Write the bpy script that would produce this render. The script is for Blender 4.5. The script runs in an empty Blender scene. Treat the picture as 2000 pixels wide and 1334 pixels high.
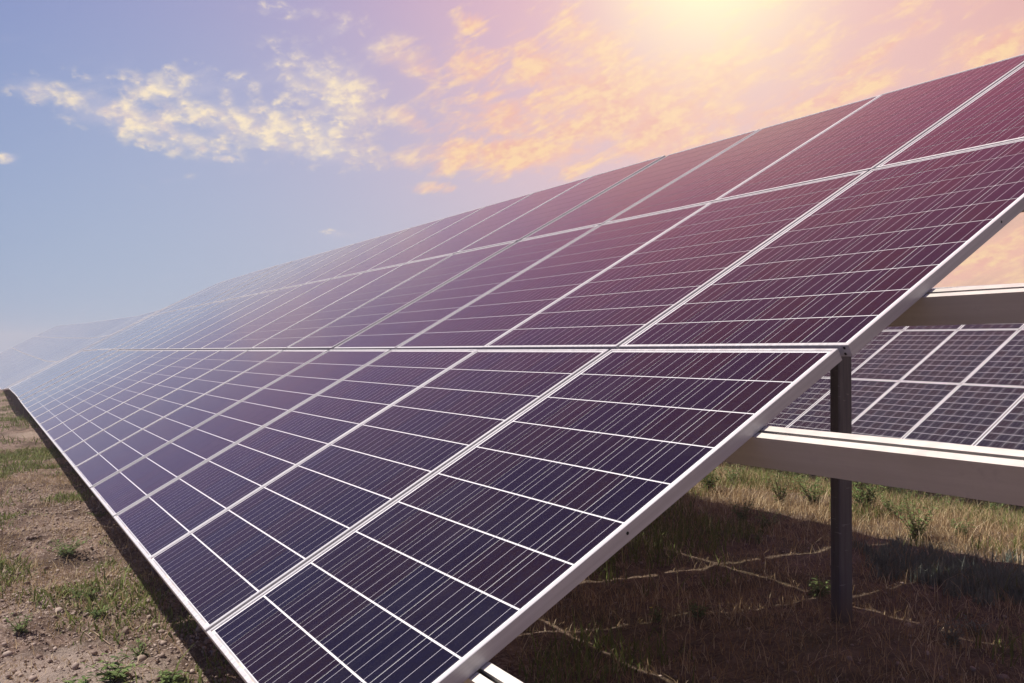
import bpy, math, random
import numpy as np
from mathutils import Vector, Matrix, Quaternion

R = math.radians
random.seed(7)
rng = np.random.default_rng(11)
scene = bpy.context.scene
col = scene.collection

# ------------------------------------------------------------------ camera
# world frame: +X runs uphill across the panel table, +Y runs along the table, +Z up, metres
CAM = Vector((-1.987, -1.567, 1.55))
HEAD, PITCH = R(31.06), R(0.589)
cam_d = bpy.data.cameras.new('camera')
cam_d.sensor_width = 36.0
cam_d.lens = 1729.0 / 2000.0 * 36.0
cam_d.clip_start, cam_d.clip_end = 0.05, 3000
cam = bpy.data.objects.new('camera', cam_d)
col.objects.link(cam)
cam.location = CAM
cam.rotation_euler = (math.pi / 2 + PITCH, 0, -HEAD)
scene.camera = cam

# ------------------------------------------------------------------ node helpers
class NT:
    def __init__(s, tree):
        s.t = tree; s.n = tree.nodes; s.l = tree.links
    def link(s, a, b):
        s.l.new(a, b)
    def put(s, sock, v):
        if isinstance(v, bpy.types.NodeSocket): s.l.new(v, sock)
        elif v is not None: sock.default_value = v
    def m(s, op, a, b=None, c=None, clamp=False):
        n = s.n.new('ShaderNodeMath'); n.operation = op; n.use_clamp = clamp
        s.put(n.inputs[0], a)
        if b is not None: s.put(n.inputs[1], b)
        if c is not None: s.put(n.inputs[2], c)
        return n.outputs[0]
    def vm(s, op, a, b=None, scale=None):
        n = s.n.new('ShaderNodeVectorMath'); n.operation = op
        s.put(n.inputs[0], a)
        if b is not None: s.put(n.inputs[1], b)
        if scale is not None: s.put(n.inputs['Scale'], scale)
        return n.outputs['Value'] if op in ('DOT_PRODUCT', 'DISTANCE', 'LENGTH') else n.outputs['Vector']
    def mix(s, f, a, b, blend='MIX'):
        n = s.n.new('ShaderNodeMix'); n.data_type = 'RGBA'; n.blend_type = blend; n.clamp_factor = True
        s.put(n.inputs['Factor'], f); s.put(n.inputs['A'], a) if 0 else s.put(n.inputs[6], a); s.put(n.inputs[7], b)
        return n.outputs[2]
    def ss(s, x, a, b, lo=0.0, hi=1.0):
        n = s.n.new('ShaderNodeMapRange'); n.interpolation_type = 'SMOOTHSTEP'
        s.put(n.inputs[0], x); n.inputs[1].default_value = a; n.inputs[2].default_value = b
        n.inputs[3].default_value = lo; n.inputs[4].default_value = hi
        return n.outputs[0]
    def noise(s, vec, scale, detail=4.0, rough=0.5, dist=0.0):
        n = s.n.new('ShaderNodeTexNoise'); s.put(n.inputs['Vector'], vec)
        n.inputs['Scale'].default_value = scale; n.inputs['Detail'].default_value = detail
        n.inputs['Roughness'].default_value = rough; n.inputs['Distortion'].default_value = dist
        return n.outputs['Fac']
    def xyz(s, v):
        n = s.n.new('ShaderNodeSeparateXYZ'); s.put(n.inputs[0], v); return n.outputs[0], n.outputs[1], n.outputs[2]
    def comb(s, x, y, z):
        n = s.n.new('ShaderNodeCombineXYZ'); s.put(n.inputs[0], x); s.put(n.inputs[1], y); s.put(n.inputs[2], z); return n.outputs[0]

def lin(c):
    return tuple(((v / 255) / 12.92 if v / 255 <= .04045 else ((v / 255 + .055) / 1.055) ** 2.4) for v in c) + (1.0,)

# ------------------------------------------------------------------ direction of a point of the sky seen by the camera
def sky_dir(px, py):
    u, v, f = (px - 1000) / 1729, -(py - 667) / 1729, 1.0
    c, s_ = math.cos(PITCH), math.sin(PITCH)
    y, z = f * c - v * s_, f * s_ + v * c
    d = Vector((u * math.cos(HEAD) + y * math.sin(HEAD), -u * math.sin(HEAD) + y * math.cos(HEAD), z))
    return d.normalized()
def azel(px, py):
    d = sky_dir(px, py)
    return math.atan2(d.x, d.y), math.asin(d.z)

# ------------------------------------------------------------------ sun
SUN = Vector((-0.50, 0.35, 1.0)).normalized()          # towards the sun
sd = bpy.data.lights.new('sun', 'SUN'); sd.energy = 5.0; sd.angle = R(0.5); sd.color = (1.0, 0.92, 0.82)
sun = bpy.data.objects.new('sun', sd); col.objects.link(sun)
sun.rotation_euler = (-SUN).to_track_quat('-Z', 'Y').to_euler()

# ------------------------------------------------------------------ world: evening sky
world = bpy.data.worlds.new('World'); scene.world = world; world.use_nodes = True
w = NT(world.node_tree); w.n.clear()
wo = w.n.new('ShaderNodeOutputWorld')
tc = w.n.new('ShaderNodeTexCoord')
D = tc.outputs['Generated']
nish = w.n.new('ShaderNodeTexSky'); nish.sky_type = 'NISHITA'; nish.sun_disc = False
nish.sun_elevation = math.asin(SUN.z); nish.sun_rotation = math.atan2(SUN.x, SUN.y)
# soft colour regions of the sky, weighted by angular closeness
ANCH = [  # (direction, srgb, angular width)
    (sky_dir(-100, -50), (112, 148, 206), .20), (sky_dir(120, 240), (140, 164, 214), .18),
    (sky_dir(400, 60), (164, 168, 214), .16), (sky_dir(330, 330), (176, 194, 217), .16),
    (sky_dir(60, 520), (172, 194, 213), .17), (sky_dir(250, 600), (190, 203, 211), .15),
    (sky_dir(650, 120), (184, 176, 218), .15), (sky_dir(600, 380), (199, 206, 217), .15),
    (sky_dir(900, 60), (208, 178, 212), .13), (sky_dir(880, 380), (204, 208, 214), .17),
    (sky_dir(1080, 300), (212, 202, 218), .15), (sky_dir(1130, 90), (250, 190, 198), .12),
    (sky_dir(1350, 250), (248, 200, 190), .15), (sky_dir(1640, 60), (255, 220, 210), .18),
    (sky_dir(1800, 130), (230, 204, 212), .14), (sky_dir(2050, 60), (238, 196, 178), .16),
    (sky_dir(1600, 200), (226, 196, 200), .12), (sky_dir(1330, 310), (212, 208, 220), .12),
    (sky_dir(1950, 460), (232, 190, 145), .16), (sky_dir(2400, 500), (222, 170, 130), .30),
    (sky_dir(1480, -480), (1.0, .28, .42), .22), (sky_dir(1720, -820), (.80, .20, .36), .24), (sky_dir(2200, -350), (.62, .26, .34), .22),  # unseen magenta sky, added above the frame to pink the panel reflections
    (sky_dir(1150, -180), (250, 176, 186), .14), (sky_dir(1750, -150), (252, 190, 190), .16),
    (sky_dir(720, -420), (200, 152, 190), .26), (sky_dir(-300, -500), (84, 100, 166), .36),
    (sky_dir(1200, -1600), (140, 98, 146), .40), (Vector((-.9, .3, .35)).normalized(), (88, 104, 164), .45),
    (Vector((-.5, -.7, .4)).normalized(), (92, 102, 156), .55), (Vector((.6, -.7, .35)).normalized(), (146, 126, 126), .55),
    (Vector((-.3, -.2, .9)).normalized(), (80, 84, 146), .45), (Vector((0, 0, -1)), (120, 112, 110), .7),
]
acc = None; wacc = None
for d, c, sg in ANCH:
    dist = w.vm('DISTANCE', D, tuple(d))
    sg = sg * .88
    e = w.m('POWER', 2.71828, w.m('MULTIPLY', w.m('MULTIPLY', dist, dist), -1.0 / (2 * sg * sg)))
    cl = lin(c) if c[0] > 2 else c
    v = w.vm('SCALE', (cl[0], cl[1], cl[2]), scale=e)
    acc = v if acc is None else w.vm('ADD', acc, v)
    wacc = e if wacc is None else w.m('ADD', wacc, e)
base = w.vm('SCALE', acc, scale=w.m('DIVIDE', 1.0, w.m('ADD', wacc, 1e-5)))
# glow round the bright spot above the table
gd = sky_dir(1388, -100)
gdist = w.vm('DISTANCE', D, tuple(gd))
def gau(x, s_):
    return w.m('POWER', 2.71828, w.m('MULTIPLY', w.m('MULTIPLY', x, x), -1.0 / (2 * s_ * s_)))
g1, g2 = gau(gdist, .072), gau(gdist, .17)
# clouds: ellipses of cover (az, el) broken up by noise
X, Y, Z = w.xyz(D)
az = w.m('ARCTAN2', X, Y); el = w.m('ARCSINE', Z)
q = w.comb(w.m('MULTIPLY', az, 1.0), w.m('MULTIPLY', el, 1.5), w.m('MULTIPLY', Z, .35))
n_big = w.noise(q, 9.0, 5.0, .55, .4)
n_mid = w.noise(q, 34.0, 5.0, .55, .3)
n_fine = w.noise(q, 105.0, 4.0, .55, .2)
voro = w.n.new('ShaderNodeTexVoronoi'); voro.feature = 'SMOOTH_F1'; w.put(voro.inputs['Vector'], w.vm('ADD', q, w.vm('SCALE', w.comb(n_mid, n_fine, 0.0), scale=.03)))
voro.inputs['Scale'].default_value = 62.0; voro.inputs['Smoothness'].default_value = 1.0
BLOB = [  # px, py, half width, half height, tilt (image slope), strength
    (80, 178, 50, 20, .0, .70), (280, 238, 150, 34, .20, .90), (330, 175, 170, 40, -.1, .52), (450, 240, 170, 38, .10, .72),
    (590, 265, 130, 42, .16, .95), (650, 170, 100, 55, .25, .85), (800, 120, 70, 34, .25, .80), (800, 235, 50, 22, .35, .75),
    (930, 50, 45, 25, .4, .55), (930, 130, 80, 40, .0, .75), (990, 235, 150, 60, .0, .72), (1060, 150, 80, 60, .8, .80),
    (1010, 302, 190, 36, .0, 1.1), (1130, 255, 120, 45, -.1, .75), (1230, 200, 210, 80, .3, 1.0), (1180, 110, 130, 60, .5, .70), (1140, 280, 90, 30, -.3, .7),
    (1370, 150, 220, 70, -.2, .80), (1330, 250, 160, 45, -.3, .85), (1480, 215, 150, 40, -.3, .55),
    (1660, 185, 110, 26, -.25, .85), (1760, 85, 160, 28, -.45, .60), (1940, 90, 110, 36, -.4, .85), (1900, 150, 110, 22, -.3, .60),
    (1780, 10, 60, 20, -.2, .55), (1960, 500, 170, 46, -.3, .85), (1900, 440, 90, 50, -.5, .60), (440, 310, 22, 8, .0, .8), (10, 308, 16, 10, .0, .7),
    (860, 368, 50, 12, .0, .55), (650, 456, 40, 9, .0, .45), (550, 20, 60, 14, .0, .40), (350, 350, 60, 9, -.3, .30), (680, 50, 60, 30, .1, .35),
    (1500, 60, 120, 40, -.3, .35), (1250, 30, 90, 30, .2, .35),
    (1540, 130, 60, 30, -.3, .5), (1100, -150, 300, 60, .1, .6), (1800, -140, 300, 60, -.3, .6), (300, -160, 260, 40, .1, .5), (2400, 250, 300, 60, -.3, .7),
]
cov = None
for px, py, hw, hh, sl, st in BLOB:
    a0, e0 = azel(px, py)
    da = w.m('SUBTRACT', az, a0); de = w.m('ADD', w.m('SUBTRACT', el, e0), w.m('MULTIPLY', da, sl))
    u = w.m('MULTIPLY', da, 1729.0 / hw); v = w.m('MULTIPLY', de, 1729.0 / hh)
    r2 = w.m('ADD', w.m('MULTIPLY', u, u), w.m('MULTIPLY', v, v))
    e = w.m('MULTIPLY', w.m('POWER', 2.71828, w.m('MULTIPLY', r2, -.8)), st)
    cov = e if cov is None else w.m('MAXIMUM', cov, e)
left = w.ss(az, azel(620, 200)[0], azel(950, 200)[0])           # 0 left (mackerel clumps) .. 1 right (streaks)
ct, st_ = math.cos(R(24)), math.sin(R(24))
qs = w.comb(w.m('MULTIPLY', w.m('ADD', w.m('MULTIPLY', az, ct), w.m('MULTIPLY', el, st_)), .55),
            w.m('MULTIPLY', w.m('SUBTRACT', w.m('MULTIPLY', el, ct), w.m('MULTIPLY', az, st_)), 1.6), w.m('MULTIPLY', Z, .2))
s_mid = w.noise(qs, 30.0, 7.0, .58, .5); s_fine = w.noise(qs, 90.0, 5.0, .6, .3)
dl = w.m('ADD', w.m('SUBTRACT', w.m('MULTIPLY', cov, 1.06), w.m('MULTIPLY', voro.outputs['Distance'], 1.25)),
         w.m('ADD', w.m('MULTIPLY', w.m('SUBTRACT', n_mid, .5), 1.5), w.m('ADD', w.m('MULTIPLY', w.m('SUBTRACT', n_fine, .5), .6), w.m('MULTIPLY', w.m('SUBTRACT', n_big, .5), .9))))
mask_l = w.m('MULTIPLY', w.ss(dl, -.34, .80), .96)
dr_ = w.m('ADD', w.m('MULTIPLY', cov, .95), w.m('ADD', w.m('MULTIPLY', w.m('SUBTRACT', s_mid, .5), 2.4),
         w.m('ADD', w.m('MULTIPLY', w.m('SUBTRACT', s_fine, .5), 1.1), w.m('MULTIPLY', w.m('SUBTRACT', n_big, .5), 1.0))))
mask_r = w.m('MULTIPLY', w.ss(dr_, .16, 1.02), .98)
mask = w.m('MULTIPLY', w.ss(cov, .06, .28), w.m('ADD', w.m('MULTIPLY', mask_r, left), w.m('MULTIPLY', mask_l, w.m('SUBTRACT', 1.0, left))))
wisp = w.m('MULTIPLY', w.ss(w.m('ADD', w.m('MULTIPLY', cov, .6), w.m('MULTIPLY', s_mid, .8)), .48, .95), .38)
lit = w.ss(w.m('ADD', w.m('MULTIPLY', w.m('ADD', n_fine, s_fine), .25), w.m('MULTIPLY', w.m('ADD', n_mid, s_mid), .30)), .44, .64)
c_left = w.mix(lit, lin((216, 202, 206)), lin((255, 236, 204)))
c_right = w.mix(lit, lin((238, 176, 166)), lin((255, 218, 170)))
ccol = w.mix(left, c_left, c_right)
rn = w.mix(w.m('MULTIPLY', wisp, 1.2), base, w.mix(left, lin((206, 200, 216)), lin((248, 200, 186))))
veil = w.m('MULTIPLY', w.m('MULTIPLY', w.ss(w.m('ADD', w.m('MULTIPLY', cov, .8), w.m('ADD', w.m('MULTIPLY', w.m('SUBTRACT', n_big, .5), 1.4), w.m('MULTIPLY', w.m('SUBTRACT', s_mid, .5), .9))), .22, .85), left), .72)
rn = w.mix(veil, rn, lin((252, 198, 176)))
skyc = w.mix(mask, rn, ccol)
skyc = w.mix(w.m('MULTIPLY', g2, .42), skyc, (1.06, .76, .66, 1))
skyc = w.mix(w.m('MULTIPLY', g1, .97), skyc, (1.25, 1.12, .72, 1))
# the physical sky's own light joins in faintly
nsc = w.vm('SCALE', nish.outputs[0], scale=0.05)
skyc = w.mix(.03, skyc, nsc)
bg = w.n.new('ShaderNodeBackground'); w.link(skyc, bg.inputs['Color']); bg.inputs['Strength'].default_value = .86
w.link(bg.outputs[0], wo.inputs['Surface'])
world.cycles.sampling_method = 'MANUAL'; world.cycles.sample_map_resolution = 512

vs = scene.view_settings
vs.view_transform = 'Standard'; vs.look = 'None'; vs.exposure = 0.22; vs.gamma = 1.0; vs.use_curve_mapping = False
scene.render.engine = 'CYCLES'
scene.cycles.use_denoising = True
scene.cycles.use_adaptive_sampling = True; scene.cycles.adaptive_threshold = .01; scene.cycles.adaptive_min_samples = 48
scene.cycles.max_bounces = 4; scene.cycles.volume_bounces = 1; scene.cycles.transparent_max_bounces = 6
scene.cycles.caustics_reflective = False; scene.cycles.caustics_refractive = False

# ------------------------------------------------------------------ materials
def mat(name):
    m = bpy.data.materials.new(name); m.use_nodes = True
    t = NT(m.node_tree); b = t.n['Principled BSDF']
    return m, t, b

# aluminium panel frame
M_ALU, t, b = mat('anodised_aluminium')
oc = t.n.new('ShaderNodeTexCoord').outputs['Object']
st = t.noise(t.vm('MULTIPLY', oc, (1.5, 60, 60)), 1.0, 3, .6)
t.link(t.mix(t.ss(st, .3, .7), (.58, .57, .57, 1), (.70, .69, .69, 1)), b.inputs['Base Color'])
b.inputs['Metallic'].default_value = .30; b.inputs['Roughness'].default_value = .42
t.link(t.ss(st, .2, .8, .34, .5), b.inputs['Roughness'])

# a sheet of anti-reflection coated solar glass over a base shader
def under_glass(t, b, rough):
    g_ = t.n.new('ShaderNodeNewGeometry')
    cosi = t.m('ABSOLUTE', t.vm('DOT_PRODUCT', g_.outputs['Normal'], g_.outputs['Incoming']))
    F_ = t.m('ADD', .002, t.m('MULTIPLY', t.m('POWER', t.m('SUBTRACT', 1.0, cosi, clamp=True), 6.6), 1.15), clamp=True)
    F_ = t.m('MINIMUM', F_, .80)
    gl = t.n.new('ShaderNodeBsdfGlossy'); t.link(t.mix(t.ss(F_, .50, .80), t.mix(t.ss(F_, .22, .50), (1.0, .60, .78, 1), (1.0, .78, .84, 1)), (1, 1, 1, 1)), gl.inputs['Color'])
    t.put(gl.inputs['Roughness'], rough)
    ms = t.n.new('ShaderNodeMixShader'); t.link(F_, ms.inputs[0]); t.link(b.outputs[0], ms.inputs[1]); t.link(gl.outputs[0], ms.inputs[2])
    t.link(ms.outputs[0], t.n['Material Output'].inputs['Surface'])

# cells under glass
def cell_material(name, rough):
    m, t, b = mat(name)
    uv = t.n.new('ShaderNodeUVMap'); uv.uv_map = 'UVMap'
    u, v, _ = t.xyz(uv.outputs[0])
    oi = t.n.new('ShaderNodeObjectInfo')
    at = t.n.new('ShaderNodeAttribute'); at.attribute_name = 'rnd'
    rnd = t.m('FRACT', t.m('ADD', oi.outputs['Random'], at.outputs['Fac']))
    geo = t.n.new('ShaderNodeNewGeometry')
    P = geo.outputs['Position']
    patch = t.noise(P, 2.2, 3, .5)
    grain = t.n.new('ShaderNodeTexVoronoi'); t.put(grain.inputs['Vector'], P); grain.inputs['Scale'].default_value = 95
    gx, gy, gz = t.xyz(grain.outputs['Color'])
    hue = t.m('ADD', t.m('MULTIPLY', rnd, .75), t.m('MULTIPLY', patch, .35))
    c = t.mix(t.ss(hue, .36, .74), (.0022, .0018, .0125, 1), (.0080, .0020, .0080, 1))
    c = t.mix(t.m('MULTIPLY', gx, .35), c, (.004, .004, .024, 1))
    # screen-printed bus bars, three along each cell
    f = t.m('FRACT', t.m('MULTIPLY', u, 3.0))
    dd = t.m('ABSOLUTE', t.m('SUBTRACT', f, .5))
    bar = t.m('LESS_THAN', dd, .0125)
    edge = t.m('MAXIMUM', t.m('ABSOLUTE', t.m('SUBTRACT', u, .5)), t.m('ABSOLUTE', t.m('SUBTRACT', v, .5)))
    rim = t.m('GREATER_THAN', edge, .494)
    c = t.mix(t.m('MULTIPLY', rim, .12), c, (.5, .5, .55, 1))
    c = t.mix(bar, c, (.50, .49, .54, 1))
    # dust film and a few specks
    dust = t.noise(P, 5.0, 5, .6)
    strk = t.noise(t.vm('MULTIPLY', P, (1.2, 26, 1.2)), 1.0, 4, .6)
    sp = t.n.new('ShaderNodeTexVoronoi'); t.put(sp.inputs['Vector'], P); sp.inputs['Scale'].default_value = 9.0
    speck = t.m('MULTIPLY', t.m('LESS_THAN', sp.outputs['Distance'], .022), t.m('GREATER_THAN', dust, .5))
    c = t.mix(t.m('MULTIPLY', t.m('ADD', t.ss(dust, .4, .8), t.m('MULTIPLY', t.ss(strk, .52, .8), .9)), .013), c, (.45, .42, .42, 1))
    c = t.mix(t.m('MULTIPLY', speck, .55), c, (.5, .48, .5, 1))
    t.link(c, b.inputs['Base Color'])
    b.inputs['Roughness'].default_value = .5
    b.inputs['Specular IOR Level'].default_value = .05
    under_glass(t, b, rough)
    return m
M_CELL = cell_material('silicon_cell_under_glass', .19)

M_BACK, t, b = mat('white_backsheet_under_glass')
oc = t.n.new('ShaderNodeTexCoord').outputs['Object']
gx, gy, gz = t.xyz(oc)
dn = t.noise(oc, 14, 4, .6)
# dried yellow dirt along the lower edge of the panel, grey ribbon stubs in the margin
low = t.m('LESS_THAN', gx, .0165)
c = t.mix(t.m('MULTIPLY', low, t.ss(dn, .35, .7)), (.80, .80, .82, 1), (.66, .52, .40, 1))
rib = t.m('MULTIPLY', t.m('LESS_THAN', t.m('ABSOLUTE', t.m('SUBTRACT', gx, .0148)), .0026), t.m('GREATER_THAN', t.m('FRACT', t.m('MULTIPLY', gy, 3.15)), .16))
c = t.mix(t.m('MULTIPLY', rib, .75), c, (.34, .36, .38, 1))
t.link(c, b.inputs['Base Color']); b.inputs['Roughness'].default_value = .55; b.inputs['Specular IOR Level'].default_value = .05
under_glass(t, b, .14)

M_STEEL, t, b = mat('galvanised_steel')
oc = t.n.new('ShaderNodeTexCoord').outputs['Object']
n1 = t.noise(t.vm('MULTIPLY', oc, (25, 1.2, 25)), 1.0, 4, .6); n2 = t.noise(oc, 18, 5, .65)
sc_ = t.noise(t.vm('MULTIPLY', oc, (6, 30, 60)), 1.0, 2, .5)
c = t.mix(t.ss(n1, .3, .7), (.68, .65, .58, 1), (.76, .73, .66, 1))
c = t.mix(t.m('MULTIPLY', t.ss(n2, .58, .8), .30), c, (.34, .31, .29, 1))
c = t.mix(t.m('MULTIPLY', t.ss(sc_, .72, .76), .3), c, (.7, .68, .66, 1))
t.link(c, b.inputs['Base Color']); b.inputs['Metallic'].default_value = .55
t.link(t.ss(n2, .2, .8, .42, .6), b.inputs['Roughness'])
bp = t.n.new('ShaderNodeBump'); bp.inputs['Strength'].default_value = .08; bp.inputs['Distance'].default_value = .002
t.link(n2, bp.inputs['Height']); t.link(bp.outputs[0], b.inputs['Normal'])

M_POST, t, b = mat('shaded_steel_post')
oc = t.n.new('ShaderNodeTexCoord').outputs['Object']
n1 = t.noise(t.vm('MULTIPLY', oc, (30, 30, 2)), 1.0, 4, .6)
scr = t.noise(t.vm('MULTIPLY', oc, (12, 12, 70)), 1.0, 2, .4)
c = t.mix(t.ss(n1, .3, .7), (.10, .09, .11, 1), (.15, .14, .16, 1))  # steel base colour darkened for the shade under the panels
c = t.mix(t.m('MULTIPLY', t.ss(scr, .70, .74), .5), c, (.35, .33, .35, 1))
oz = t.xyz(oc)[2]
c = t.mix(t.m('MULTIPLY', t.ss(oz, .22, .02), .6), c, (.16, .11, .08, 1))
t.link(c, b.inputs['Base Color']); b.inputs['Metallic'].default_value = .4; b.inputs['Roughness'].default_value = .5

M_DARK, t, b = mat('dark_hole'); b.inputs['Base Color'].default_value = (.01, .01, .01, 1); b.inputs['Roughness'].default_value = .9

# ground
M_GROUND, t, b = mat('dry_soil')
geo = t.n.new('ShaderNodeNewGeometry'); P = geo.outputs['Position']
gx, gy, gz = t.xyz(P)
a = t.noise(P, .55, 4, .55); f1 = t.noise(P, 6.0, 6, .65); f2 = t.noise(P, 38.0, 5, .65); f3 = t.noise(P, 2.0, 4, .6)
c = t.mix(t.ss(f1, .32, .68), (.112, .072, .056, 1), (.245, .170, .135, 1))
c = t.mix(t.m('MULTIPLY', t.ss(f2, .46, .64), .75), c, (.46, .36, .30, 1))
c = t.mix(t.m('MULTIPLY', t.ss(f3, .46, .64), .75), c, (.075, .050, .037, 1))
c = t.mix(t.m('MULTIPLY', t.ss(a, .54, .66), .45), c, (.46, .37, .31, 1))
pg = t.vm('DISTANCE', P, (-1.68, 3.10, 0.0))
c = t.mix(t.m('MULTIPLY', t.ss(t.m('ADD', pg, t.m('MULTIPLY', t.m('SUBTRACT', f1, .5), .9)), .62, .30), .62), c, (.50, .41, .35, 1))
right = t.ss(gx, .0, 1.4)
straw = t.mix(t.ss(f1, .3, .7), (.078, .062, .042, 1), (.19, .145, .095, 1))
straw = t.mix(t.m('MULTIPLY', t.ss(f3, .45, .65), .5), straw, (.11, .10, .045, 1))
c = t.mix(t.m('MULTIPLY', right, .7), c, straw)
t.link(c, b.inputs['Base Color']); b.inputs['Roughness'].default_value = .95; b.inputs['Specular IOR Level'].default_value = .15
bp = t.n.new('ShaderNodeBump'); bp.inputs['Strength'].default_value = 1.0; bp.inputs['Distance'].default_value = .035
h = t.m('ADD', t.m('MULTIPLY', f2, .6), t.m('MULTIPLY', t.noise(P, 110, 4, .7), .45))
t.link(h, bp.inputs['Height']); t.link(bp.outputs[0], b.inputs['Normal'])

def plant_mat(name, c0, c1, c2=None, trans=.25):
    m, t, b = mat(name)
    at = t.n.new('ShaderNodeAttribute'); at.attribute_name = 'rnd'
    r = at.outputs['Fac']
    c = t.mix(r, c0, c1)
    if c2: c = t.mix(t.ss(r, .78, .9), c, c2)
    t.link(c, b.inputs['Base Color']); b.inputs['Roughness'].default_value = .7; b.inputs['Specular IOR Level'].default_value = .25
    tr = t.n.new('ShaderNodeBsdfTranslucent'); t.link(c, tr.inputs['Color'])
    ms = t.n.new('ShaderNodeMixShader'); ms.inputs[0].default_value = trans
    out = t.n['Material Output']
    t.link(b.outputs[0], ms.inputs[1]); t.link(tr.outputs[0], ms.inputs[2]); t.link(ms.outputs[0], out.inputs['Surface'])
    return m
M_STRAW = plant_mat('straw', (.21, .14, .07, 1), (.58, .42, .23, 1), (.70, .58, .38, 1))
M_GRASS = plant_mat('green_blade', (.085, .110, .024, 1), (.21, .25, .065, 1))
M_LEAF = plant_mat('weed_leaf', (.080, .130, .040, 1), (.22, .30, .10, 1))
M_SAGE = plant_mat('sage_leaf', (.13, .16, .13, 1), (.24, .27, .22, 1))
M_STEM = plant_mat('weed_stem', (.14, .12, .05, 1), (.24, .16, .09, 1), trans=.0)
M_FLOW = plant_mat('yellow_petal', (.75, .60, .05, 1), (.8, .68, .08, 1))
M_TWIG = plant_mat('dry_twig', (.22, .15, .11, 1), (.42, .31, .23, 1), trans=0)
M_STONE, t, b = mat('stone')
at = t.n.new('ShaderNodeAttribute'); at.attribute_name = 'rnd'
oc = t.n.new('ShaderNodeNewGeometry').outputs['Position']
c = t.mix(at.outputs['Fac'], (.20, .14, .115, 1), (.48, .39, .33, 1))
c = t.mix(t.m('MULTIPLY', t.noise(oc, 60, 4, .6), .4), c, (.25, .18, .14, 1))
t.link(c, b.inputs['Base Color']); b.inputs['Roughness'].default_value = .9

# ------------------------------------------------------------------ helpers for objects
def tag(o, label=None, cat=None, group=None, kind=None):
    if label: o['label'] = label
    if cat: o['category'] = cat
    if group: o['group'] = group
    if kind: o['kind'] = kind
    return o
def link(name, mesh, parent=None, loc=None):
    o = bpy.data.objects.new(name, mesh); col.objects.link(o)
    if parent is not None: o.parent = parent
    if loc is not None: o.location = loc
    return o
def empty(name, loc=(0, 0, 0), rz=0):
    o = bpy.data.objects.new(name, None); col.objects.link(o)
    o.location = loc; o.rotation_euler = (0, 0, rz); o.empty_display_size = .1
    return o
class MB:
    """collects faces; several materials; optional uv and rnd per face"""
    def __init__(s): s.v = []; s.f = []; s.m = []; s.uv = []; s.r = []
    def face(s, pts, mi=0, uv=None, r=0.0):
        k = len(s.v); s.v += [tuple(p) for p in pts]; s.f.append(tuple(range(k, k + len(pts))))
        s.m.append(mi); s.uv.append(uv or [(0, 0)] * len(pts)); s.r.append(r)
    def box(s, a, b_, mi=0, faces='xXyYzZ', r=0.0):
        (x0, y0, z0), (x1, y1, z1) = a, b_
        F = {'z': [(x0, y0, z0), (x0, y1, z0), (x1, y1, z0), (x1, y0, z0)], 'Z': [(x0, y0, z1), (x1, y0, z1), (x1, y1, z1), (x0, y1, z1)],
             'y': [(x0, y0, z0), (x1, y0, z0), (x1, y0, z1), (x0, y0, z1)], 'Y': [(x0, y1, z0), (x0, y1, z1), (x1, y1, z1), (x1, y1, z0)],
             'x': [(x0, y0, z0), (x0, y0, z1), (x0, y1, z1), (x0, y1, z0)], 'X': [(x1, y0, z0), (x1, y1, z0), (x1, y1, z1), (x1, y0, z1)]}
        for k in faces: s.face(F[k], mi, r=r)
    def mesh(s, name, mats, smooth=False):
        me = bpy.data.meshes.new(name); me.from_pydata(s.v, [], s.f)
        for m in mats: me.materials.append(m)
        me.polygons.foreach_set('material_index', s.m)
        ul = me.uv_layers.new(name='UVMap'); ul.data.foreach_set('uv', [c for u in s.uv for p in u for c in p])
        at = me.attributes.new('rnd', 'FLOAT', 'FACE'); at.data.foreach_set('value', s.r)
        if smooth: me.polygons.foreach_set('use_smooth', [True] * len(s.f))
        me.update(); return me
def np_mesh(name, verts, faces, rnd, mats, smooth=False):
    """verts (n,3), faces (m,3) triangles, rnd per face"""
    me = bpy.data.meshes.new(name)
    me.vertices.add(len(verts)); me.vertices.foreach_set('co', np.asarray(verts, np.float32).ravel())
    k = faces.shape[1]
    me.loops.add(faces.size); me.loops.foreach_set('vertex_index', faces.astype(np.int32).ravel())
    me.polygons.add(len(faces)); me.polygons.foreach_set('loop_start', np.arange(0, faces.size, k, dtype=np.int32))
    for m in mats: me.materials.append(m)
    if rnd is not None:
        at = me.attributes.new('rnd', 'FLOAT', 'FACE'); at.data.foreach_set('value', np.asarray(rnd, np.float32))
    if smooth: me.polygons.foreach_set('use_smooth', np.ones(len(faces), bool))
    me.update(calc_edges=True); me.validate(); return me

# ------------------------------------------------------------------ terrain
TL = np.array([-400, 18, 20.2, 24.0, 28.0, 33.0, 50.0, 69.0, 90.0, 150.0, 400.0])
TZ = np.array([0.0, 0.0, -.01, -.17, -.34, -.37, -.15, .17, .45, .9, 1.0])
def tprof(y): return np.interp(y, TL, TZ)
def vnoise(x, y, s, seed):
    r = np.random.default_rng(seed); T = r.random((256, 256))
    x = np.asarray(x) * s + 1000.3; y = np.asarray(y) * s + 1000.7
    xi, yi = np.floor(x).astype(int), np.floor(y).astype(int); fx, fy = x - xi, y - yi
    fx = fx * fx * (3 - 2 * fx); fy = fy * fy * (3 - 2 * fy)
    g = lambda a, b_: T[a % 256, b_ % 256]
    return (g(xi, yi) * (1 - fx) + g(xi + 1, yi) * fx) * (1 - fy) + (g(xi, yi + 1) * (1 - fx) + g(xi + 1, yi + 1) * fx) * fy - .5
def sm(x, a, b_):
    t_ = np.clip((np.asarray(x) - a) / (b_ - a), 0, 1); return t_ * t_ * (3 - 2 * t_)
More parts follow.
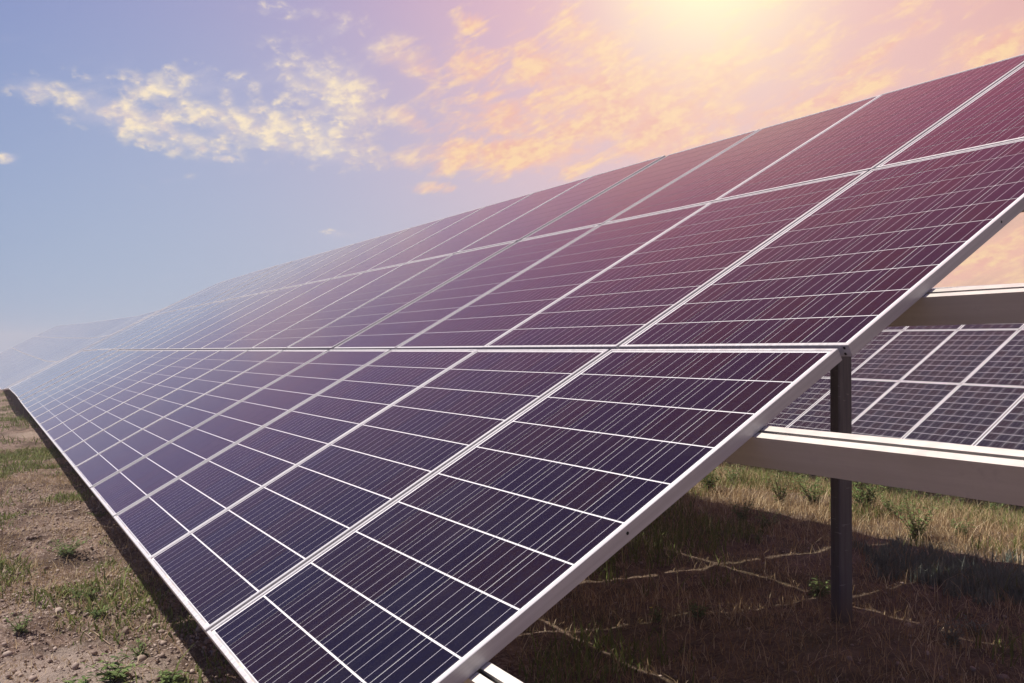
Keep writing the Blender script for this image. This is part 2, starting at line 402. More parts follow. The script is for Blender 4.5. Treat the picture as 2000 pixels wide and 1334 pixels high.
def gz_(x, y):
    x = np.asarray(x, float); y = np.asarray(y, float)
    z = tprof(y) - .50 * sm(x, 5.2, 9.0)
    z = z + .07 * vnoise(x, y, .45, 1) + .045 * vnoise(x, y, 1.7, 2) + .020 * vnoise(x, y, 6, 3) + .010 * vnoise(x, y, 17, 4)
    rub = sm(-x, .2, 1.0)
    z = z + sm(x, .2, 1.0) * (.024 * vnoise(x, y, 5, 12) + .015 * vnoise(x, y, 13, 13) + .010 * vnoise(x, y, 30, 14)) * (1 - sm(x, 10, 14))
    z = z + rub * (.024 * vnoise(x, y, 22, 5) + .016 * vnoise(x, y, 50, 6) + .03 * vnoise(x, y, 7, 9))
    return z
def axis(lo, hi, step, far, grow=1.16):
    a = list(np.arange(lo, hi, step)); s_ = step; x = a[-1]
    while x < far: s_ *= grow; x += s_; a.append(x)
    s_ = step; x = lo; pre = []
    while x > -far: s_ *= grow; x -= s_; pre.append(x)
    return np.array(pre[::-1] + a)
xs = axis(-2.6, 9.0, .030, 260); ys = axis(.3, 14.0, .034, 260, 1.05)
XX, YY = np.meshgrid(xs, ys, indexing='ij')
V = np.stack([XX, YY, gz_(XX, YY)], -1).reshape(-1, 3)
nx, ny = len(xs), len(ys)
idx = np.arange(nx * ny).reshape(nx, ny)
F = np.stack([idx[:-1, :-1], idx[1:, :-1], idx[1:, 1:], idx[:-1, 1:]], -1).reshape(-1, 4)
g = link('ground', np_mesh('ground', V, F, None, [M_GROUND], True)); tag(g, kind='structure')

# ------------------------------------------------------------------ solar panels
TILT = R(29.14); H1 = 1.561; RP = 1.654; CP = 1.012
PW, PL, PD = .993, 1.634, .036           # panel width (along table), length (up the slope), frame depth
LIP = .0105; MX, MY = .0190, .0230       # margins to the first cell
CS, CX, CY = .1552, .1602, .1586         # cell side, pitch up the slope, pitch along the table

def frame_into(mb, mi=0):
    W, Ln = PW, PL; c = .0012
    def ring(o0, z0, o1, z1):
        a = [(o0, o0), (Ln - o0, o0), (Ln - o0, W - o0), (o0, W - o0)]
        b_ = [(o1, o1), (Ln - o1, o1), (Ln - o1, W - o1), (o1, W - o1)]
        for k in range(4):
            j = (k + 1) % 4
            mb.face([(*a[k], z0), (*a[j], z0), (*b_[j], z1), (*b_[k], z1)], mi)
    ring(0, -PD, 0, -c)            # outer wall
    ring(0, -c, c, 0)              # bright chamfer
    ring(c, 0, LIP, 0)             # lip
    ring(LIP, 0, LIP, -.0046)      # inner step
    ring(.0, -PD, .026, -PD)       # bottom flange (seen from below)
    ring(.0018, -.009, .0018, -PD + .002)
def laminate_into(mb, mi=0):
    mb.box((.0022, .0022, -.0090), (PL - .0022, PW - .0022, -.0040), mi)
def cell_pts(r, k, z):
    x0 = MX + r * CX; y0 = MY + k * CY
    return [(x0, y0, z), (x0 + CS, y0, z), (x0 + CS, y0 + CS, z), (x0, y0 + CS, z)]
UVQ = [(0, 0), (0, 1), (1, 1), (1, 0)]
m = MB(); frame_into(m); ME_FRAME = m.mesh('panel_frame', [M_ALU])
m = MB(); laminate_into(m); ME_LAM = m.mesh('panel_laminate', [M_BACK])
m = MB(); hz = .0011; cs = CS
m.face([(0, 0, hz), (cs, 0, hz), (cs, cs, hz), (0, cs, hz)], uv=UVQ)
for a_, b_ in (((0, 0), (cs, 0)), ((cs, 0), (cs, cs)), ((cs, cs), (0, cs)), ((0, cs), (0, 0))):
    m.face([(*a_, 0), (*b_, 0), (*b_, hz), (*a_, hz)], uv=[(0, 0)] * 4)
ME_CELL = m.mesh('silicon_cell', [M_CELL])
m = MB(); cs = .1545; e_ = .0003
m.face([(e_, e_, hz), (cs + e_, e_, hz), (cs + e_, cs + e_, hz), (e_, cs + e_, hz)], uv=UVQ)
for a_, b_ in (((e_, e_), (cs + e_, e_)), ((cs + e_, e_), (cs + e_, cs + e_)), ((cs + e_, cs + e_), (e_, cs + e_)), ((e_, cs + e_), (e_, e_))):
    m.face([(*a_, 0), (*b_, 0), (*b_, hz), (*a_, hz)], uv=[(0, 0)] * 4)
ME_CELL_SMALL = m.mesh('silicon_cell_small', [M_CELL])
ME_CELLS = []
for s_ in range(5):
    m = MB()
    for r in range(10):
        for k in range(6): m.face(cell_pts(r, k, -.0029), uv=UVQ, r=random.random())
    ME_CELLS.append(m.mesh('cell_field', [M_CELL]))
ME_FAR = []
for s_ in range(4):
    m = MB(); frame_into(m, 0); laminate_into(m, 1)
    for r in range(10):
        for k in range(6): m.face(cell_pts(r, k, -.0029), 2, uv=UVQ, r=random.random())
    ME_FAR.append(m.mesh('panel_far', [M_ALU, M_BACK, M_CELL]))
m = MB()
for k in range(10):
    a0, a1 = k * math.tau / 10, (k + 1) * math.tau / 10
    m.face([(0, 0, 0), (math.cos(a0) * .0042, 0, math.sin(a0) * .0042), (math.cos(a1) * .0042, 0, math.sin(a1) * .0042)])
ME_HOLE = m.mesh('drain_hole', [M_DARK])

def panel(parent, row, u, detail, zoff, slope, h1, shift=0.0, jit=1.0, cell=None, lift=0.0):
    """u: y of the gap centre on the panel's near side; placed in the array's own frame"""
    Lv = Vector((0, math.cos(slope), math.sin(slope)))
    Sv = Vector((math.cos(TILT), 0, math.sin(TILT))); Nv = Sv.cross(Lv).normalized(); Sv = Lv.cross(Nv).normalized()
    o = Vector((0, u, h1 + zoff)) + Sv * ((row - 1) * RP + .010) + Lv * (.0095 + shift) + Nv * (random.uniform(-.0003, .0003) * jit + lift)
    M = Matrix((Sv, Lv, Nv)).transposed().to_4x4(); M.translation = o
    M = M @ Matrix.Rotation(R(random.uniform(-.04, .04)) * jit, 4, 'Y') @ Matrix.Rotation(R(random.uniform(-.025, .025)) * jit, 4, 'X')
    if detail == 0:
        p_ = link('solar_panel', ME_FAR[random.randrange(4)], parent)
        p_.matrix_local = M
        return p_
    p_ = link('solar_panel', ME_LAM, parent); p_.matrix_local = M
    link('frame', ME_FRAME, p_)
    if detail == 1:
        tag(link('cell_field', ME_CELLS[random.randrange(5)], p_), kind='stuff')
    else:
        for r in range(10):
            for k in range(6):
                c_ = cell or ME_CELL
                link('cell', c_, p_, (MX + r * CX, MY + k * CY, -.0040))
    return p_

# purlins (slotted top hat rails), rafters and posts
def rail_mesh(length, name='purlin'):
    wv, d, sl, tk = .053, .092, .0105, .004
    prof = [(-wv/2, 0), (-sl/2, 0), (-sl/2, -.012), (-sl/2 - .008, -.012), (-sl/2 - .008, -.028), (sl/2 + .008, -.028), (sl/2 + .008, -.012), (sl/2, -.012),
            (sl/2, 0), (wv/2, 0), (wv/2, -d), (-wv/2, -d)]
    m = MB(); n = len(prof); seg = max(1, int(length / 2.5))
    for s_ in range(seg):
        y0, y1 = length * s_ / seg, length * (s_ + 1) / seg
        for k in range(n):
            j = (k + 1) % n
            m.face([(prof[k][0], y0, prof[k][1]), (prof[j][0], y0, prof[j][1]), (prof[j][0], y1, prof[j][1]), (prof[k][0], y1, prof[k][1])])
    for yy in (0, length):
        # end faces as three quads so that the slot stays open
        for (x0, x1, z0, z1) in ((-wv/2, -sl/2 - .008, -d, 0), (sl/2 + .008, wv/2, -d, 0), (-sl/2 - .008, sl/2 + .008, -d, -.028)):
            m.face([(x0, yy, z0), (x1, yy, z0), (x1, yy, z1), (x0, yy, z1)])
    return m.mesh(name, [M_STEEL])
def frame_matrix(s_, y, z, h1, slope=0.0):
    Lv = Vector((0, math.cos(slope), math.sin(slope)))
    Sv = Vector((math.cos(TILT), 0, math.sin(TILT))); Nv = Sv.cross(Lv).normalized(); Sv = Lv.cross(Nv).normalized()
    M = Matrix((Sv, Lv, Nv)).transposed().to_4x4()
    M.translation = Vector((0, y, h1 + z)) + Sv * s_ + Nv * (-PD - .002)
    return M
def support(parent, y_list, h1, base_of):
    for y in y_list:
        z = float(tprof(y)) if base_of is None else base_of(y)
        m = MB(); m.box((-1.50, -.03, -.202), (3.15, .03, -.094)); r_ = link('rafter', m.mesh('rafter', [M_STEEL]), parent)
        r_.matrix_local = frame_matrix(0, y, z, h1)
        for px in (-.92, 2.235):
            top = h1 + z + px * math.tan(TILT) - .235
            m = MB(); b0 = -.35
            # tube with rounded corners
            w2, d2, c = .034, .056, .007
            ring = [(-d2 + c, -w2), (d2 - c, -w2), (d2, -w2 + c), (d2, w2 - c), (d2 - c, w2), (-d2 + c, w2), (-d2, w2 - c), (-d2, -w2 + c)]
            for k in range(8):
                j = (k + 1) % 8
                m.face([(*ring[k], b0), (*ring[j], b0), (*ring[j], top - z + .04), (*ring[k], top - z + .04)])
            m.face([(*q_, top - z + .04) for q_ in ring])
            p_ = link('post', m.mesh('post', [M_POST]), parent, (px, y, z))

def polyslope(y): return math.atan2(float(tprof(y + .6)) - float(tprof(y - .6)), 1.2)

# --- main table: columns 0..19
COFF = [.008, -.004, -.021, -.010, .0, .007, .008, .007, .006]
RSH = [.013, -.006, -.012]
main = empty('solar_array')
tag(main, 'nearest long solar array filling the foreground, three rows of dark purple panels on steel purlins', 'solar array', 'solar arrays of the field')
for i in range(20):
    u = i * CP + COFF[min(i, 8)]
    ucen = u + .5
    for row in range(3):
        det = 2 if i < 8 else 1
        sh = RSH[row] + (-.011 if i == 0 else 0) + (.006 if i == 4 else 0) + (-.006 if i == 3 else 0)
        p_ = panel(main, row, u, det, float(tprof(u)) + .02 * math.exp(-((u - 15.5) / 1.6) ** 2) * (1 if row == 0 else .5), polyslope(ucen), H1, sh, lift=(.0045 if (i >= 4 and row > 0) else .0))
        if i == 0 and row < 2:
            hx = (1.654 - .846) if row == 0 else .823
            link('drain_hole', ME_HOLE, p_, (hx - .005, -.0006, -.017))
        if i == 0 and row == 1:
            for (yy, zz) in ((.016, -.010), (.019, -.028)):
                h_ = link('screw_hole', ME_HOLE, p_, (-.0006, yy, zz)); h_.rotation_euler = (0, 0, -math.pi / 2)
for s_ in (-1.292, -.371, .386, 1.22, 2.02, 2.88):
    ln = 22.0; y0 = -1.75
    o_ = link('purlin', rail_mesh(ln), main); o_.matrix_local = frame_matrix(s_, y0, 0, H1)
support(main, [-1.3] + [1.80 + 3.036 * k for k in range(7)], H1, None)

# --- the table beyond the crest and the one that climbs again
def far_table(label, i0, i1, every_rail=True):
    y0 = i0 * CP + .006
    root = empty('solar_array', (0, y0, 0)); root['x'] = 0
    del root['x']
    tag(root, label, 'solar array', 'solar arrays of the field')
    for i in range(i0, i1):
        u = i * CP + .006
        for row in range(3):
            panel(root, row, u - y0, 0, float(tprof(u)), polyslope(u + .5), H1, RSH[row], 1.6)
    L_ = (i1 - i0) * CP
    for s_ in (-1.292, -.371, .386, 1.22, 2.02, 2.88):
        n = max(1, int(L_ / 4))
        m = MB()
        for k in range(n):
            a_, b_ = L_ * k / n, L_ * (k + 1) / n
            za, zb = float(tprof(a_ + y0)), float(tprof(b_ + y0))
            for (xa, xb, zt) in ((-.026, .026, 0),):
                pts = []
                for yy, zz in ((a_, za), (b_, zb)):
                    c0 = Vector((0, yy, H1 + zz)) + Vector((math.cos(TILT), 0, math.sin(TILT))) * s_ + Vector((-math.sin(TILT), 0, math.cos(TILT))) * (-PD - .006)
                    Sx = Vector((math.cos(TILT), 0, math.sin(TILT))); Nx = Vector((-math.sin(TILT), 0, math.cos(TILT)))
                    pts.append([c0 + Sx * xa, c0 + Sx * xb, c0 + Sx * xb - Nx * .09, c0 + Sx * xa - Nx * .09])
                for e in range(4):
                    j = (e + 1) % 4
                    m.face([pts[0][e], pts[0][j], pts[1][j], pts[1][e]])
        link('purlin', m.mesh('purlin', [M_STEEL]), root)
    k = 0
    while 1.5 + 3.036 * k < L_:
        y = 1.5 + 3.036 * k; z = float(tprof(y + y0))
        for px in (-.92, 2.235):
            m = MB(); m.box((-.05, -.03, -.4), (.05, .03, H1 + px * math.tan(TILT) - .14)); link('post', m.mesh('post', [M_POST]), root, (px, y, z))
        k += 1
far_table('pale solar array dipping over the crest at far left, seen almost edge on', 20, 31)
far_table('hazy solar array climbing again in the farthest left distance', 31, 70)

# --- the array behind: same build, lower ground
REAR_O = Vector((5.9602, 13.6258, -.4674))       # its gap node relative to the camera, in camera heading
c_, s_ = math.cos(-HEAD), math.sin(-HEAD)
rx = REAR_O.x * c_ - REAR_O.y * s_; ry = REAR_O.x * s_ + REAR_O.y * c_
rear = empty('solar_array', (CAM.x + rx, CAM.y + ry, -.50), R(-1.32))
tag(rear, 'second solar array behind, seen at right through the gap under the nearer one', 'solar array', 'solar arrays of the field')
RH = CAM.z + REAR_O.z + .50
sl = math.atan(.0113)
for i in range(-7, 6):
    for row in range(3):
        det = 2 if (-3 <= i <= 1 and row < 2) else 1
        panel(rear, row, i * CP, det, i * CP * .0113, sl, RH, 0, 1.0, ME_CELL_SMALL)
for s2 in (-1.292, -.371, .386, 1.22, 2.02, 2.88):
    o_ = link('purlin', rail_mesh(13.4), rear); o_.matrix_local = frame_matrix(s2, -7.3, -7.3 * .0113, RH, sl)
support(rear, [-5.2 + 3.036 * k for k in range(4)], RH, lambda y: y * .0113)

# ------------------------------------------------------------------ grass, litter, stones
def blades(name, x, y, h, wd, lean, matl, label=None, rnd=None, parent=None, z=None, kind='stuff'):
    n = len(x); z = gz_(x, y) - .004 if z is None else z
    a = rng.random(n) * math.tau; dx, dy = np.cos(a), np.sin(a)
    b_ = a + math.pi / 2 + rng.normal(0, .5, n); lx, ly = np.cos(b_) * lean * h, np.sin(b_) * lean * h
    hw = wd / 2
    V = np.empty((n, 5, 3))
    V[:, 0] = np.stack([x - dx * hw, y - dy * hw, z], 1); V[:, 1] = np.stack([x + dx * hw, y + dy * hw, z], 1)
    mx, my, mz = x + lx * .35, y + ly * .35, z + h * .6
    V[:, 2] = np.stack([mx + dx * hw * .7, my + dy * hw * .7, mz], 1); V[:, 3] = np.stack([mx - dx * hw * .7, my - dy * hw * .7, mz], 1)
    V[:, 4] = np.stack([x + lx, y + ly, z + h], 1)
    i0 = np.arange(n)[:, None] * 5
    F = np.concatenate([i0 + np.array([[0, 1, 2]]), i0 + np.array([[0, 2, 3]]), i0 + np.array([[3, 2, 4]])], 1).reshape(-1, 3)
    r = rng.random(n) if rnd is None else rnd
    o = link(name, np_mesh(name, V.reshape(-1, 3), F, np.repeat(r, 3), [matl]), parent)
    if kind: tag(o, label, kind=kind)
    return o
def scatter(n, x0, x1, y0, y1, dens=None):
    x = rng.uniform(x0, x1, n); y = rng.uniform(y0, y1, n)
    if dens is not None:
        k = rng.random(n) < dens(x, y); x, y = x[k], y[k]
    return x, y
clump = lambda x, y, s_, sd_, a_, b_: sm(vnoise(x, y, s_, sd_) + .5 * vnoise(x, y, s_ * 3, sd_ + 1), a_, b_)
# right side, dry field
x, y = scatter(210000, .2, 9.5, .2, 10.5, lambda x, y: .25 + .75 * clump(x, y, .9, 20, -.25, .3) * (.50 + .50 * sm(x, 2.5, 4.0)))
h = rng.gamma(4, .018, len(x)) * (.75 + .35 * sm(x, 2.5, 4)) ; blades('dry_grass', x, y, h, .0034 + .002 * rng.random(len(x)), rng.normal(.7, .45, len(x)), M_STRAW, 'dry straw coloured grass in the field behind and under the array')
x, y = scatter(110000, .2, 9.5, .2, 10.5, lambda x, y: clump(x, y, 1.1, 31, -.02, .20) * (.75 + .25 * sm(x, 3.0, 4.3)))
blades('green_grass', x, y, rng.gamma(4, .024, len(x)), .005 + .005 * rng.random(len(x)), rng.normal(.55, .4, len(x)), M_GRASS, 'patches of green grass among the dry grass at right')
# fallen straw lying flat
x, y = scatter(42000, .2, 10, .2, 11)
blades('straw_litter', x, y, .012 + .02 * rng.random(len(x)), .003, rng.uniform(2.0, 5.0, len(x)), M_STRAW, 'fallen straw lying on the soil under the array')
# tall dead stalks and a grey-green sage cover on the shadow edge
x, y = scatter(2600, .3, 9, .3, 10)
blades('dead_stalks', x, y, .08 + rng.gamma(2, .05, len(x)), .0032, rng.normal(.5, .5, len(x)), M_STRAW, 'thin dead stalks standing up out of the grass')
def ppt(px, py):
    d = sky_dir(px, py); t_ = -CAM.z / d.z; return (CAM + d * t_)
sx, sy = [], []
for _ in range(170):
    f_ = rng.random() ** .7; p_ = ppt(1690 + 320 * f_ + rng.normal(0, 12), 1092 + 66 * f_ + rng.normal(0, 14))
    k_ = 70; sx.append(p_.x + rng.normal(0, .035, k_)); sy.append(p_.y + rng.normal(0, .035, k_))
sx, sy = np.concatenate(sx), np.concatenate(sy)
blades('sage_cover', sx, sy, rng.gamma(5, .014, len(sx)), .006 + .004 * rng.random(len(sx)), rng.normal(.35, .3, len(sx)), M_SAGE, 'low grey-green sage cover along the shadow edge right of the post')
# beyond, thinner and larger
x, y = scatter(50000, 2.0, 30, 9, 40); k = (x - 4) > 0
blades('far_grass', x[k], y[k], rng.gamma(4, .03, k.sum()), .012, rng.normal(.6, .4, k.sum()), M_STRAW, 'dry grass around the rear array')
# left strip
x, y = scatter(90000, -2.8, .0, 1.8, 14, lambda x, y: .22 + .75 * clump(x, y, 1.1, 44, -.08, .30))
blades('sparse_grass', x, y, rng.gamma(3, .010, len(x)), .003 + .002 * rng.random(len(x)), rng.normal(1.0, .5, len(x)), M_STRAW, 'sparse dry grass tufts on the bare soil at left')
x, y = scatter(90000, -2.8, .0, 2.2, 16, lambda x, y: clump(x, y, .95, 57, -.03, .30))
blades('low_weeds', x, y, rng.gamma(3, .013, len(x)), .007 + .006 * rng.random(len(x)), rng.normal(.9, .5, len(x)), M_GRASS, 'low green weeds spreading over the soil at left')
x, y = scatter(52000, -6, .2, 14, 60, lambda x, y: clump(x, y, .5, 61, -.10, .3))
blades('far_verge', x, y, rng.gamma(3, .02, len(x)), .016, rng.normal(.8, .4, len(x)), M_GRASS, 'green and dry growth along the foot of the array in the distance')

def stones(name, x, y, size, label, matl=M_STONE, bury=.25):
    t_ = (1 + 5 ** .5) / 2
    ico = np.array([(-1, t_, 0), (1, t_, 0), (-1, -t_, 0), (1, -t_, 0), (0, -1, t_), (0, 1, t_), (0, -1, -t_), (0, 1, -t_), (t_, 0, -1), (t_, 0, 1), (-t_, 0, -1), (-t_, 0, 1)], float)
    ico /= np.linalg.norm(ico[0])
    fc = np.array([(0, 11, 5), (0, 5, 1), (0, 1, 7), (0, 7, 10), (0, 10, 11), (1, 5, 9), (5, 11, 4), (11, 10, 2), (10, 7, 6), (7, 1, 8), (3, 9, 4), (3, 4, 2), (3, 2, 6), (3, 6, 8), (3, 8, 9), (4, 9, 5), (2, 4, 11), (6, 2, 10), (8, 6, 7), (9, 8, 1)])
    n = len(x)
    q_ = rng.normal(size=(n, 3, 3)); q_, _ = np.linalg.qr(q_)
    Vn = ico[None] * (1 + rng.uniform(-.25, .25, (n, 12, 1)))
    Vn = Vn * np.stack([np.ones(n), rng.uniform(.6, 1, n), rng.uniform(.45, .85, n)], 1)[:, None]
    Vn = np.einsum('nij,nkj->nki', q_, Vn) * size[:, None, None]
    Vn[:, :, 2] *= .75
    Vn += np.stack([x, y, gz_(x, y) + size * (.5 - bury)], 1)[:, None]
    F_ = (np.arange(n)[:, None, None] * 12 + fc[None]).reshape(-1, 3)
    o = link(name, np_mesh(name, Vn.reshape(-1, 3), F_, np.repeat(rng.random(n), 20), [matl]))
    return tag(o, label, kind='stuff')
x, y = scatter(26000, -2.3, -.5, 1.8, 10, lambda x, y: .35 + .65 * clump(x, y, 1.4, 70, -.2, .25)); 
stones('pebbles', x, y, .003 + rng.gamma(1.5, .0032, len(x)), 'pebbles and crumbs of soil strewn over the ground at left')
x, y = scatter(5000, .0, 6, .3, 9)
stones('soil_crumbs', x, y, .002 + rng.gamma(1.5, .003, len(x)), 'crumbs of soil and small stones under the array')

# ------------------------------------------------------------------ single plants, flower, stones, twigs
def gpoint(px, py):
    """where the sight line through a point of the photograph meets the ground"""
    d = sky_dir(px, py); t_ = (0 - CAM.z) / d.z
    for _ in range(12):
        p_ = CAM + d * t_; z = float(gz_(p_.x, p_.y)); t_ = (z - CAM.z) / d.z
    return CAM + d * t_
def weed(px, py, hgt, wid, nstem, leaf, label, matl=M_LEAF, cat='plant', name='weed', lw=.28, up=.7, seed=0, flower=0):
    if 11 <= seed < 20: hgt *= 1.45; wid *= 1.5; leaf = (leaf[0] + 8, leaf[1] * 1.35); nstem += 4
    elif seed < 11: hgt *= 1.15; wid *= 1.1; leaf = (leaf[0] + 5, leaf[1] * 1.15); nstem += 2
    elif seed >= 30: leaf = (leaf[0] + 8, leaf[1] * 1.5); nstem += 3; hgt *= 1.15
    rr = random.Random(seed * 77 + int(px)); p0 = gpoint(px, py)
    root = empty(name, p0, rr.random() * 6)
    tag(root, label, cat)
    ms, ml, mf = MB(), MB(), MB()
    for s_ in range(nstem):
        a = s_ * math.tau / nstem + rr.uniform(-.5, .5); out = wid * rr.uniform(.35, 1.0) * .5; hh = hgt * rr.uniform(.55, 1.0)
        pts = []
        for k in range(5):
            f_ = k / 4
            pts.append(Vector((math.cos(a) * out * f_ ** 1.2 + rr.uniform(-.003, .003), math.sin(a) * out * f_ ** 1.2 + rr.uniform(-.003, .003), hh * f_ - .01)))
        th = .0022 * (1 + hgt * 3)
        for k in range(4):
            a0, a1 = pts[k], pts[k + 1]; dr = (a1 - a0).normalized(); sd_ = dr.cross(Vector((0, 0, 1)) if abs(dr.z) < .9 else Vector((1, 0, 0))).normalized(); s2_ = dr.cross(sd_)
            r0, r1 = th * (1 - k / 5), th * (1 - (k + 1) / 5)
            for j in range(3):
                t0, t1 = j * math.tau / 3, (j + 1) * math.tau / 3
                c0 = sd_ * math.cos(t0) + s2_ * math.sin(t0); c1 = sd_ * math.cos(t1) + s2_ * math.sin(t1)
                ms.face([a0 + c0 * r0, a0 + c1 * r0, a1 + c1 * r1, a1 + c0 * r1], r=rr.random())
        nl = leaf[0]
        for k in range(nl):
            f_ = (k + .6) / nl; q0 = min(3, int(f_ * 4)); pp = pts[q0].lerp(pts[q0 + 1], f_ * 4 - q0)
            la = rr.uniform(0, math.tau); el_ = rr.uniform(.1, 1.0) * up
            d = Vector((math.cos(la) * math.cos(el_), math.sin(la) * math.cos(el_), math.sin(el_)))
            ln = leaf[1] * rr.uniform(.6, 1.15) * (1.15 - .5 * f_); wd = ln * lw
            sd_ = d.cross(Vector((0, 0, 1))).normalized(); nn = sd_.cross(d)
            md = pp + d * ln * .5 - nn * ln * .04; tp = pp + d * ln - Vector((0, 0, ln * .18)); r_ = rr.random()
            q1 = pp + d * ln * .22
            ml.face([pp, q1 + sd_ * wd * .38 + nn * wd * .12, md, q1 - nn * 0], r=r_)
            ml.face([q1 + sd_ * wd * .38 + nn * wd * .12, md + sd_ * wd * .5 + nn * wd * .18, tp, md], r=r_)
            ml.face([pp, q1, md, q1 - sd_ * wd * .38 + nn * wd * .12], r=r_)
            ml.face([q1 - sd_ * wd * .38 + nn * wd * .12, md, tp, md - sd_ * wd * .5 + nn * wd * .18], r=r_)
        if s_ < flower:
            tp = pts[-1]
            for k in range(6):
                a_ = k * math.tau / 6; d = Vector((math.cos(a_), math.sin(a_), .35)) * .011; sd_ = Vector((-math.sin(a_), math.cos(a_), 0)) * .0045
                mf.face([tp, tp + d * .6 + sd_, tp + d, tp + d * .6 - sd_], r=rr.random())
    link('stem', ms.mesh('stem', [M_STEM]), root)
    link('foliage', ml.mesh('foliage', [matl]), root)
    if flower: link('flower', mf.mesh('flower', [M_FLOW]), root)
    return root
W = weed
W(130, 1085, .13, .40, 16, (11, .045), 'broadest bushy green weed on the left soil strip, beside the array shadow', seed=1)
W(165, 1165, .06, .28, 12, (10, .035), 'low spreading bright green weed beside the shadow edge at left, below the broad bushy one', seed=2)
W(190, 1205, .06, .14, 8, (8, .038), 'small green weed tuft on the stony soil, just under the low spreading one', seed=3)
W(40, 1238, .11, .16, 10, (12, .034), 'round grey-green weed alone at the left edge of the picture', M_LEAF, seed=4)
W(275, 1285, .12, .13, 5, (9, .042), 'upright thin leafy weed next to the foot of the array shadow at bottom left', lw=.22, seed=5)
W(225, 1328, .10, .26, 8, (7, .060), 'weed with long flat leaves at the bottom edge left of the shadow', lw=.30, up=.5, seed=6)
W(335, 1338, .08, .16, 6, (6, .055), 'broad leaved weed at the bottom edge touching the array shadow', lw=.38, up=.4, seed=7)
W(150, 1345, .05, .16, 6, (6, .050), 'flat leaved weed at the very bottom left, leftmost on the bottom edge', lw=.34, up=.35, seed=8)
W(195, 1010, .07, .30, 10, (9, .030), 'yellowish green weed on the shadow edge above the broad bushy weed', seed=9)
W(250, 1120, .06, .10, 7, (8, .03), 'weed half inside the array shadow at left', seed=10)
W(1690, 998, .30, .34, 12, (16, .075), 'dark green bushy weed standing right behind the steel post', seed=11)
W(1590, 990, .26, .30, 10, (14, .060), 'bright green bushy weed just left of the steel post in the sun', seed=12)
W(1525, 985, .34, .26, 9, (16, .055), 'tall green weed with narrow leaves two plants left of the post', lw=.2, seed=13)
W(1385, 960, .28, .30, 9, (14, .060), 'green weed beside the panel end frame, just under the purlin', seed=14)
W(1790, 1050, .26, .34, 12, (14, .050), 'loose green weed in the sunny dry grass right of the post', seed=15)
W(1745, 1012, .18, .34, 11, (12, .050), 'green weed between the bushy one behind the post and the loose one to its right', seed=16)
W(1880, 1050, .12, .16, 8, (9, .045), 'small lone green weed in the dry grass at far right', seed=17)
W(1500, 1030, .12, .30, 9, (10, .040), 'low weed on the shadow edge left of the post', seed=18)
W(1450, 1020, .16, .22, 9, (10, .045), 'weed standing where the purlin shadow begins, left of the post', seed=19)
SAGE = [(1900, 1118, .16, 'tall silvery sage plant with upright spikes on the shadow edge, third from the right'),
        (1935, 1132, .20, 'tallest silvery sage plant, its spikes catching the sun near the right edge'),
        (1880, 1145, .14, 'silvery sage plant standing just inside the shadow, nearest in front of the tall ones'),
        (1968, 1152, .16, 'silvery sage plant second from the right edge of the picture'),
        (1840, 1125, .13, 'medium sage plant left of the tall spiked ones on the shadow edge'),
        (1994, 1172, .15, 'silvery sage plant cut by the right edge of the picture'),
        (1790, 1112, .10, 'short grey sage plant halfway between the post and the tall spiked ones'),
        (1735, 1105, .10, 'short grey sage plant nearest the steel post in the shade')]
MORE = [(1432, 948, .24, 'bright green weed under the purlin, nearest the panel end frame on its right'),
        (1562, 950, .20, 'low green weed close under the purlin, between the tall narrow leaved one and the post'),
        (1655, 962, .22, 'green weed tucked against the left side of the steel post in the sun'),
        (1770, 975, .18, 'green weed close under the purlin, a little right of the dark bushy one'),
        (1850, 1000, .20, 'light green weed under the purlin above the small lone weed at right'),
        (1945, 1012, .20, 'green weed under the purlin nearest the right edge of the picture')]
for n_, (a_, b_, hh, lb) in enumerate(MORE):
    W(a_, b_, hh, .30, 9, (11, .05), lb, seed=19 - n_ % 3)
for n_, (a_, b_, hh, lb) in enumerate(SAGE):
    o_ = W(a_, b_, hh, .14, 12, (16, .016), lb, M_SAGE, name='sage_plant', lw=.3, up=1.3, seed=30 + n_)
    o_['group'] = 'sage plants along the shadow edge'
W(1282, 1215, .10, .08, 4, (5, .03), 'thin weed with a tiny yellow flower in the shade under the array', flower=1, seed=50)
W(1360, 1205, .08, .14, 6, (7, .035), 'small pale green weed in the shade beside the light streaks', seed=51)
W(1600, 1165, .12, .16, 7, (8, .045), 'green weed at the foot of the steel post, on its left', seed=52)
W(1480, 1062, .10, .10, 5, (8, .03), 'single green sprig in the shade, well left of the post', seed=53)
W(1860, 1260, .16, .26, 8, (10, .028), 'wiry grey weed in the shade at right, beyond the pale stone', M_SAGE, seed=54)
W(1905, 1240, .10, .18, 7, (9, .028), 'low wiry weed in the shade nearest the right edge', M_SAGE, seed=55)

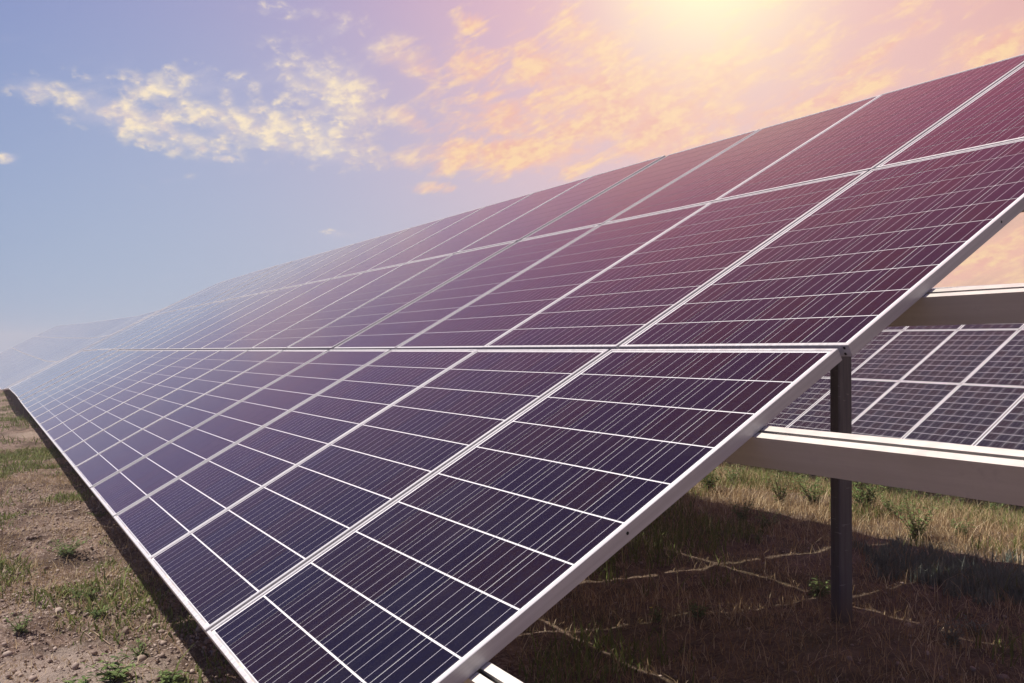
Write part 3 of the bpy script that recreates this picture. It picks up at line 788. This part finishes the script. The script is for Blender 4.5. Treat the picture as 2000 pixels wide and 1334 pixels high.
def rock(px, py, size, label, seed=0, bright=.95, flat=.6):
    p0 = gpoint(px, py); rr = np.random.default_rng(seed)
    import bmesh
    bm = bmesh.new(); bmesh.ops.create_icosphere(bm, subdivisions=3, radius=1)
    dirs = rr.normal(size=(9, 3)); dirs /= np.linalg.norm(dirs, axis=1)[:, None]; off = rr.uniform(.62, .9, 9)
    for v in bm.verts:
        n_ = np.array(v.co)
        for d, o_ in zip(dirs, off):
            k = n_ @ d
            if k > o_: n_ = n_ - d * (k - o_) * .85
        v.co = Vector(n_ * (size, size * .75, size * flat))
    me = bpy.data.meshes.new('stone'); bm.to_mesh(me); bm.free(); me.materials.append(M_STONE)
    at_ = me.attributes.new('rnd', 'FLOAT', 'FACE'); at_.data.foreach_set('value', [bright] * len(me.polygons))
    o_ = link('stone', me, None, (p0.x, p0.y, p0.z + size * flat * .35)); o_.rotation_euler = (rr.uniform(-.3, .3), rr.uniform(-.3, .3), rr.uniform(0, 6))
    return tag(o_, label, 'stone')
rock(1774, 1223, .022, 'pale rounded stone lying in the shade to the right of the post', 1, 1.0)
rock(1958, 1325, .030, 'grey stone at the bottom right corner beside a light streak', 2, .5)
rock(1900, 1308, .020, 'small grey stone left of the corner stone at bottom right', 3, .55)
rock(75, 1128, .020, 'flat tan stone on the weedy soil at left, above the bare patch', 4, .9, .35)
rock(205, 1322, .013, 'dark little stone among the flat leaved weeds at bottom left', 5, .0)
rock(245, 1236, .026, 'dark brown clod standing up near the array shadow at left', 6, .0, 1.0)
rock(235, 1180, .030, 'rough brown clod next to the shadow, up from the standing clod', 7, .05, .5)

def twig(pxs, label, th=.0022, lift=.01):
    pts = [gpoint(*q_) + Vector((0, 0, lift)) for q_ in pxs]; o0 = pts[0].copy(); m = MB()
    for a0, a1 in zip(pts[:-1], pts[1:]):
        dr = (a1 - a0).normalized(); sd_ = dr.cross(Vector((0, 0, 1))).normalized(); s2_ = dr.cross(sd_)
        for j in range(4):
            t0, t1 = j * math.tau / 4, (j + 1) * math.tau / 4
            c0 = (sd_ * math.cos(t0) + s2_ * math.sin(t0)) * th; c1 = (sd_ * math.cos(t1) + s2_ * math.sin(t1)) * th
            m.face([a0 + c0 - o0, a0 + c1 - o0, a1 + c1 - o0, a1 + c0 - o0], r=.8)
    return tag(link('twig', m.mesh('twig', [M_TWIG]), None, o0), label, 'twig')
twig([(183, 1237), (200, 1250), (215, 1262)], 'pale dry twig on the soil near the array shadow at lower left')
twig([(160, 1235), (172, 1243), (186, 1256)], 'thin brown twig beside the pale one at lower left', .0015)
twig([(1580, 1305), (1600, 1290), (1632, 1281)], 'curved pale stalk lying in the shade below the post')
twig([(1478, 1318), (1477, 1300), (1484, 1285)], 'short dry stalk in the shade left of the curved one', .0015, .02)

# ------------------------------------------------------------------ haze
m = MB(); m.box((-270, -270, -2.5), (270, 270, 6.0))
M_HAZE = bpy.data.materials.new('haze'); M_HAZE.use_nodes = True
t = NT(M_HAZE.node_tree); t.n.clear(); out = t.n.new('ShaderNodeOutputMaterial'); pv = t.n.new('ShaderNodeVolumePrincipled')
pv.inputs['Color'].default_value = (.93, .93, .96, 1); pv.inputs['Density'].default_value = .0026; pv.inputs['Anisotropy'].default_value = .0
t.link(pv.outputs[0], out.inputs['Volume'])
hz_o = link('haze', m.mesh('haze', [M_HAZE])); tag(hz_o, kind='stuff')
hz_o.visible_shadow = True
